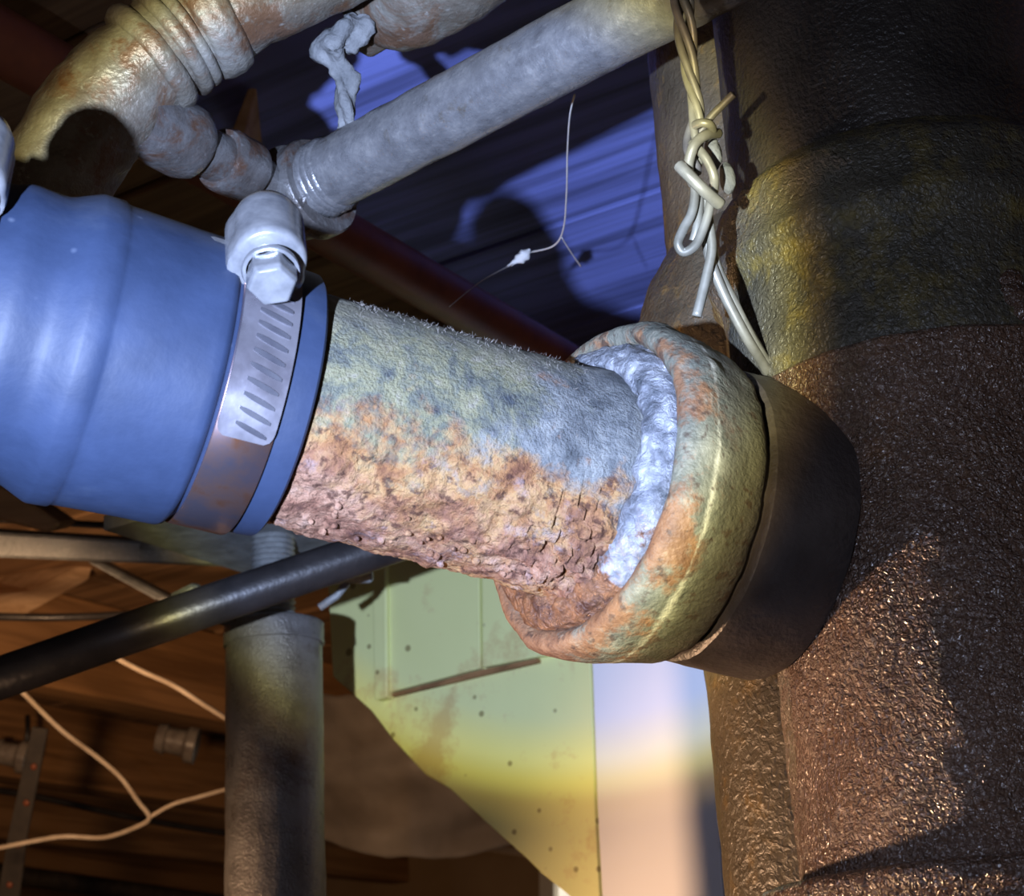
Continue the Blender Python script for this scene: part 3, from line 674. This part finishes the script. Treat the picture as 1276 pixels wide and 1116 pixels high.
elb = thing('cast_elbow', 'big tarnished elbow fitting with raised beads at the upper left', 'pipe fitting', P(150, 105, 0.56))
path = [(470, -85, .575), (390, -42, .572), (300, 2, .568), (222, 48, .564), (158, 100, .560), (100, 172, .556), (48, 262, .552), (0, 360, .55)]
pts = catmull([P(*p) for p in path], 10); NPT = len(pts)
def erad(q): return px(62 + 10 * q, .565)
def efn(p, r, q, a_): return r + 0.0014 * fbm(p, 60, 3) + 0.0005 * fbm(p, 180, 3)
obj('body', tube(pts, erad, 64, efn), M['elbow'], elb)
def bead(q, dr, wd, m='elbow', nm='bead'):
    i = int(q * (NPT - 1)); tdir = (pts[min(i + 1, NPT - 1)] - pts[i - 1]).normalized(); r = erad(q)
    fr = frame_from(pts[i], tdir)
    return obj(nm, lathe(sub([(-wd, r - .001), (-wd * .8, r + dr * .6), (-wd * .3, r + dr), (wd * .3, r + dr), (wd * .8, r + dr * .6), (wd, r - .001)], .0008), 72,
        lambda x, th, rr: rr + 0.0006 * fbm((x, rr * math.sin(th), rr * math.cos(th)), 120, 3), fr), M[m], elb)
bead(.36, .0030, .0065); bead(.42, .0018, .0022); bead(.455, .0022, .0028); bead(.51, .0024, .0040)

tf = thing('tee_fitting', 'round tarnished fitting hanging at the top edge beside the slanting pipe', 'pipe fitting', P(545, -24, .60))
tdir = dp
f1 = frame_from(P(545, -28, .60), tdir)
obj('body', lathe(sub([(-.030, .010), (-.0285, .0135), (-.024, .0165), (-.015, .0188), (-.004, .0196), (.008, .0192), (.018, .0178), (.026, .0165), (.028, .0160)], .002), 64, rough_fn(.0009, 110), f1, (True, False)), M['elbow'], tf)
obj('collar', lathe(sub([(.026, .0150), (.0265, .0178), (.029, .0188), (.040, .0188), (.0425, .0178), (.043, .0130)], .0015), 56, rough_fn(.0006, 120), f1), M['elbow'], tf, sharp=50)
obj('outlet_pipe', lathe(sub([(.040, .0130), (.20, .0130)], .005), 48, rough_fn(.0004, 120), f1), M['galv'], tf)
obj('lug', boxf(f1, (-.038, -.006, -.012), (-.020, .006, .000), .002), M['elbow'], tf)

# crumpled strip hanging on the galvanised pipe
rp = catmull([P(447, 22, .600), P(440, 36, .598), P(424, 48, .596), P(414, 62, .597), P(424, 84, .598), P(430, 110, .599), P(432, 135, .600), P(431, 168, .603)], 8)
def rfn(p, r, q, a_): return r * (1 + 0.55 * fbm(p, 160, 3) + 0.35 * math.sin(3 * a_ + 14 * q))
rag = obj('hanging_rag_strip', tube(rp, lambda q: 0.0040 + 0.0012 * math.sin(q * 5), 22, rfn), M['rag'])
tag(rag, 'crumpled grey strip of cloth hanging down onto the galvanised pipe', 'rag')

# pale sliver added under the ceiling boards for a lit strip between the elbow and the fittings
tim_pts = ((314, 97), (322, 100), (305, 171), (287, 168))
sl = obj('lit_sliver', prism([P(x, y, .90) for x, y in tim_pts], FW * .055, .001), M['batten'], smooth=False)
tag(sl, 'short pale sliver added for a lit strip under the ceiling beside the big elbow', 'wood')
# red brown pipe running with the joists
ra_, rb_ = on_h(505, 340, .412), None
rpo = HF.inverted() @ ra_
RPF = HF @ Matrix.Translation((rpo.x, rpo.y, rpo.z))
rr_ = obj('red_brown_pipe', lathe(sub([(-.75, .0135), (0.35, .0135)], .01), 40, rough_fn(.0003, 100), RPF), M['redpipe'], base=RPF)
tag(rr_, 'dark red brown pipe running under the blue-tinted ceiling boards', 'pipe')

# ================================================================== PAINTED PANELS BEHIND
GA = 0.955
TH = HA * 0.012
gp = thing('green_panel', 'yellow green painted panel with slanting lower edge behind the pipes', 'panel', on_a(570, 845, GA))
obj('lower_board', prism([on_a(x, y, GA) for x, y in ((404, 640), (729, 640), (742, 1000), (750, 1150), (748, 1150), (705, 1112), (674, 1087), (655, 1068), (612, 1030), (560, 982), (530, 965), (490, 922), (462, 885), (414, 842))], TH, 0.0008), M['green'], gp, smooth=False)
GF = GA - 0.010
obj('vertical_batten', prism([on_a(x, y, GF) for x, y in ((462, 640), (480, 640), (482, 868), (466, 872))], HA * 0.010, 0.001), M['green'], gp, smooth=False)
obj('upper_board', prism([on_a(x, y, GA - .006) for x, y in ((484, 640), (596, 640), (598, 832), (485, 862))], HA * 0.006, 0.0006), M['green'], gp, smooth=False)
obj('upper_board', prism([on_a(x, y, GA - .006) for x, y in ((599.5, 640), (727, 640), (732, 806), (601, 831))], HA * 0.006, 0.0006), M['green'], gp, smooth=False)
obj('ledge', prism([on_a(x, y, GA - .004) for x, y in ((486, 864), (601, 834), (670, 820), (670, 825), (601, 841), (487, 868))], HA * 0.004, 0.0), M['joist'], gp, smooth=False)
wp = thing('white_panel', 'smooth white painted panel between the green panel and the rear pipe', 'panel', on_a(815, 950, GA))
obj('wide_board', prism([on_a(x, y, GA) for x, y in ((731, 640), (870, 640), (883.5, 850), (903, 1150), (752, 1150), (744, 1000))], TH, 0.0006), M['white'], wp, smooth=False)
obj('narrow_board', prism([on_a(x, y, GA) for x, y in ((873, 640), (985, 640), (1010, 1150), (906, 1150), (886.5, 850))], TH, 0.0006), M['white'], wp, smooth=False)

# ================================================================== STEEL COLUMN and black pipe
CT = P(341, 760, 1.0); CR = 59.5 * 1.0 / FPX
colm = thing('support_column', 'sooty grey steel support column with screw jack head', 'column', Vector((CT.x, CT.y, 0)))
zc = zfor(762, CR, CT)
obj('tube', lathe(sub([(0.0, CR), (zc - .012, CR)], .008), 80, rough_fn(.0005, 90), VF(CT)), M['column'], colm)
obj('cap', lathe(sub([(zc - .013, CR + .0003), (zc - .0125, CR + .0011), (zc - .001, CR + .0011), (zc, CR), (zc, .008)], .002), 80, rough_fn(.0005, 120), VF(CT)), M['column'], colm, sharp=50)
scp = []
zz = zc - .002
while zz < zc + .05: scp += [(zz, .0105), (zz + .0016, .0125)]; zz += .0032
obj('jack_screw', lathe(scp, 40, None, VF(CT)), M['greymetal'], colm, sharp=40)
top_z = scp[-1][0]
tpf = Matrix.Translation((CT.x, CT.y, top_z)) @ HF.to_3x3().to_4x4()
obj('head_plate', boxf(tpf, (-.075, -.06, 0), (.075, .06, .009), .001), M['greymetal'], colm, smooth=False)
bp = obj('black_pipe', tube([P(-90, 876, .80), P(250, 757, .83), P(480, 680, .85), P(760, 585, .88)], 0.0098, 40, lambda p, r, q, a_: r + .0003 * fbm(p, 90, 2)), M['black'])
tag(bp, 'long black iron pipe slanting across in front of the column head', 'pipe')
# grey bracket that shows under the rusted pipe
bk = thing('steel_bracket', 'small grey steel bracket sticking out beside the column head', 'bracket', P(430, 718, .95))
obj('plate', prism([P(x, y, .95) for x, y in ((372, 722), (400, 706), (462, 704), (464, 726), (392, 730))], FW * .012, .001), M['greymetal'], bk, smooth=False)
obj('stay', tube([P(432, 726, .952), P(420, 742, .952), P(398, 757, .95)], .0022, 8), M['greymetal'], bk)

# ================================================================== LOWER LEFT: things under the floor, seen past the coupling
gb = thing('timber_beam', 'dusty timber beam crossing below the blue-tinted coupling', 'beam', P(160, 692, 1.30))
obj('beam_face', prism([P(x, y, 1.30) for x, y in ((-120, 656), (440, 690), (440, 712), (-120, 690))], FW * .05, .002), M['greymetal'], gb, smooth=False)
obj('upper_strip', prism([P(x, y, 1.30) for x, y in ((-120, 640), (440, 672), (440, 676), (-120, 645))], FW * .05, .001), M['strap'], gb, smooth=False)
obj('bolt_head', lathe([(0, .0125), (.003, .0122), (.006, .0095), (.008, .005), (.0085, .0005)], 24, None, frame_from(P(195, 684, 1.30), UC, FW), (True, True)), M['greymetal'], gb)
def tim(name, pts, z, th, m, label, cat):
    o = obj(name, prism([P(x, y, zz) for (x, y), zz in zip(pts, z)], th, .002), M[m], smooth=False); tag(o, label, cat); return o
tim('wood_block', ((-30, 585), (40, 628), (75, 652), (60, 664), (-30, 640)), [1.25] * 5, FW * .05, 'joist', 'orange brown wood block below the left end of the coupling', 'wood')
tim('bridging_board', ((-30, 752), (70, 705), (112, 722), (30, 768), (-30, 772)), [1.70, 1.75, 1.70, 1.62, 1.6], FW * .03 + UC * .02, 'batten', 'pale short board lit warm above the black pipe', 'board')
tim('diagonal_brace', ((108, 700), (128, 700), (215, 745), (195, 748)), [1.45, 1.45, 1.40, 1.40], FW * .02, 'greymetal', 'thin grey brace sloping down behind the black pipe', 'brace')
tim('grey_offcut', ((208, 742), (240, 726), (292, 770), (285, 782), (252, 772)), [0.985] * 5, FW * .012, 'greymetal', 'grey metal offcut tucked beside the column head', 'scrap')
def cab(name, pts, r, m, label, cat='cable', seg=8):
    o = obj(name, tube(catmull([P(*p) for p in pts], 8), r, seg), M[m]); tag(o, label, cat); return o
cab('conduit', ((-40, 767, 1.5), (60, 769, 1.5), (150, 766, 1.52), (230, 760, 1.55)), .0035, 'black', 'thin black conduit above the black pipe at the left', 'conduit')
cab('pale_cable', ((110, 795, 1.35), (140, 816, 1.35), (175, 835, 1.36), (215, 853, 1.37), (250, 875, 1.38), (285, 897, 1.4), (310, 915, 1.42)), .0021, 'cable', 'pale cable dropping behind the column from the black pipe')
cab('pale_cable', ((5, 840, 1.5), (28, 862, 1.5), (75, 908, 1.52), (120, 942, 1.54), (150, 968, 1.55), (172, 998, 1.56), (186, 1018, 1.57), (170, 1030, 1.58), (130, 1043, 1.6), (80, 1042, 1.6), (40, 1048, 1.6), (-30, 1062, 1.6)), .0022, 'cable', 'pale cable hanging in a kinked loop at the lower left')
cab('pale_cable', ((186, 1018, 1.57), (215, 1002, 1.57), (250, 992, 1.58), (300, 978, 1.6)), .0019, 'cable', 'short tan cable rising to the column from the kinked loop')
cab('black_cable', ((-30, 980, 2.2), (50, 993, 2.25), (150, 1015, 2.3), (220, 1028, 2.35), (310, 1042, 2.4)), .0045, 'black', 'black cable stretched across the brown ceiling at the lower left')
cab('black_cable', ((380, 1008, 2.3), (430, 1022, 2.35), (480, 1030, 2.4), (560, 1048, 2.4)), .006, 'black', 'black cable sagging between the column and the slanting green edge')
cab('brown_rail', ((-40, 1082, 2.5), (80, 1098, 2.6), (320, 1132, 2.8)), .014, 'strap', 'dark brown rail at the bottom left corner', 'rail')
st = thing('hanger_strap', 'dark perforated steel strap hanging at the lower left', 'strap', P(20, 1116, 1.8))
obj('band', prism([P(x, y, 1.8) for x, y in ((40, 905), (60, 908), (34, 1040), (16, 1180), (-14, 1180), (10, 1040))], FW * .004, .0004), M['strap'], st, smooth=False)
for (x, y) in ((12, 1102), (22, 1052), (33, 1000), (42, 955)):
    obj('hole_rivet', lathe([(0, .0035), (.0012, .003), (.0016, .0005)], 16, None, frame_from(P(x, y, 1.8), -FW), (True, True)), M['redpipe'], st)
def knob(pxy, z, sc, label):
    fr = frame_from(P(*pxy, z), RC * .95 - UC * .2)
    k = thing('cable_insulator', label, 'insulator', fr)
    obj('body', lathe([(-.020 * sc, .004 * sc), (-.020 * sc, .013 * sc), (-.012 * sc, .015 * sc), (-.010 * sc, .012 * sc), (.006 * sc, .013 * sc), (.010 * sc, .018 * sc), (.018 * sc, .018 * sc), (.020 * sc, .006 * sc)], 28, None, None, (True, True)), M['knob'], k, local=True, sharp=40)
    obj('hook', tube([Vector((.012 * sc, 0, .012 * sc)), Vector((.010 * sc, 0, .028 * sc)), Vector((.004 * sc, .004, .045 * sc))], .003 * sc, 8), M['black'], k, local=True)
knob((222, 924), 2.1, 1.25, 'grey porcelain cable insulator on the ceiling left of the column')
knob((14, 940), 2.1, 1.1, 'dark cable insulator at the left edge beside the hanger strap')

# crumpled building paper between column and green panel
nx, ny = 40, 34; V, F = [], []
for j in range(ny + 1):
    for i in range(nx + 1):
        u, v_ = i / nx, j / ny
        x = 385 + 270 * u; y = 868 + 176 * v_ + 26 * math.sin(u * 3.0) * v_ + 10 * fbm((u * 3, v_ * .2, 1.0), 1.0, 3) * (1 if j in (0, ny) else .5)
        p = P(x, y, 1.9 + .12 * u - .10 * v_ + .03 * fbm((u * 1.6, v_ * 2.4, 0), 1.0, 2))
        V.append(p)
k = len(V); V += [p + FW * .003 for p in V]
g = lambda i, j: j * (nx + 1) + i
for j in range(ny):
    for i in range(nx):
        F.append((g(i, j), g(i + 1, j), g(i + 1, j + 1), g(i, j + 1))); F.append((k + g(i, j + 1), k + g(i + 1, j + 1), k + g(i + 1, j), k + g(i, j)))
for i in range(nx): F += [(g(i + 1, 0), g(i, 0), k + g(i, 0), k + g(i + 1, 0)), (g(i, ny), g(i + 1, ny), k + g(i + 1, ny), k + g(i, ny))]
for j in range(ny): F += [(g(0, j), g(0, j + 1), k + g(0, j + 1), k + g(0, j)), (g(nx, j + 1), g(nx, j), k + g(nx, j), k + g(nx, j + 1))]
tag(obj('building_paper', (V, F), M['sheet']), 'sagging crumpled grey building paper between column and green panel', 'paper')

# far window on the back wall
WA = 2.89
win = thing('window_1', None, None, on_a(700, 1116, WA), kind='structure')
def wq(x0, y0, x1, y1, a_, th): return prism([on_a(x, y, a_) for x, y in ((x0, y0), (x1, y0), (x1, y1), (x0, y1))], HA * th, 0)
obj('frame_post', wq(672, 1086, 690, 1260, WA - .03, .03), M['cream'], win, smooth=False)
obj('frame_head', wq(690, 1086, 800, 1094, WA - .03, .03), M['cream'], win, smooth=False)
obj('pane', wq(690, 1094, 800, 1260, WA - .012, .008), M['pane'], win, smooth=False)

# cobweb threads in front of the blue-tinted boards
def web(pts, r, label):
    o = obj('cobweb_strand', tube(catmull([P(*p) for p in pts], 8), r, 6), M['web']); tag(o, label, 'cobweb', 'cobweb strands')
web(((716, 118, .60), (710, 145, .62), (707, 190, .66), (706, 240, .7), (702, 285, .74), (690, 306, .76), (662, 314, .78)), .00035, 'cobweb strand hanging straight down below the galvanised pipe')
web(((700, 296, .74), (712, 315, .76), (724, 332, .78)), .00025, 'short cobweb strand forking towards the collar')
web(((662, 314, .78), (640, 328, .78), (600, 350, .72), (560, 382, .62)), .00022, 'faint cobweb strand slanting across the dark shadow')
wt = obj('cobweb_tuft', tube(catmull([P(632, 332, .78), P(646, 324, .78), P(656, 316, .78), P(660, 310, .78)], 5), lambda q: .0004 + .0022 * math.sin(q * 3.0) ** 2, 8, lambda p, r, q, a_: r * (1 + .7 * nz(p, 500))), M['web'])
tag(wt, 'small white cobweb tuft beside the dark shadow', 'cobweb')
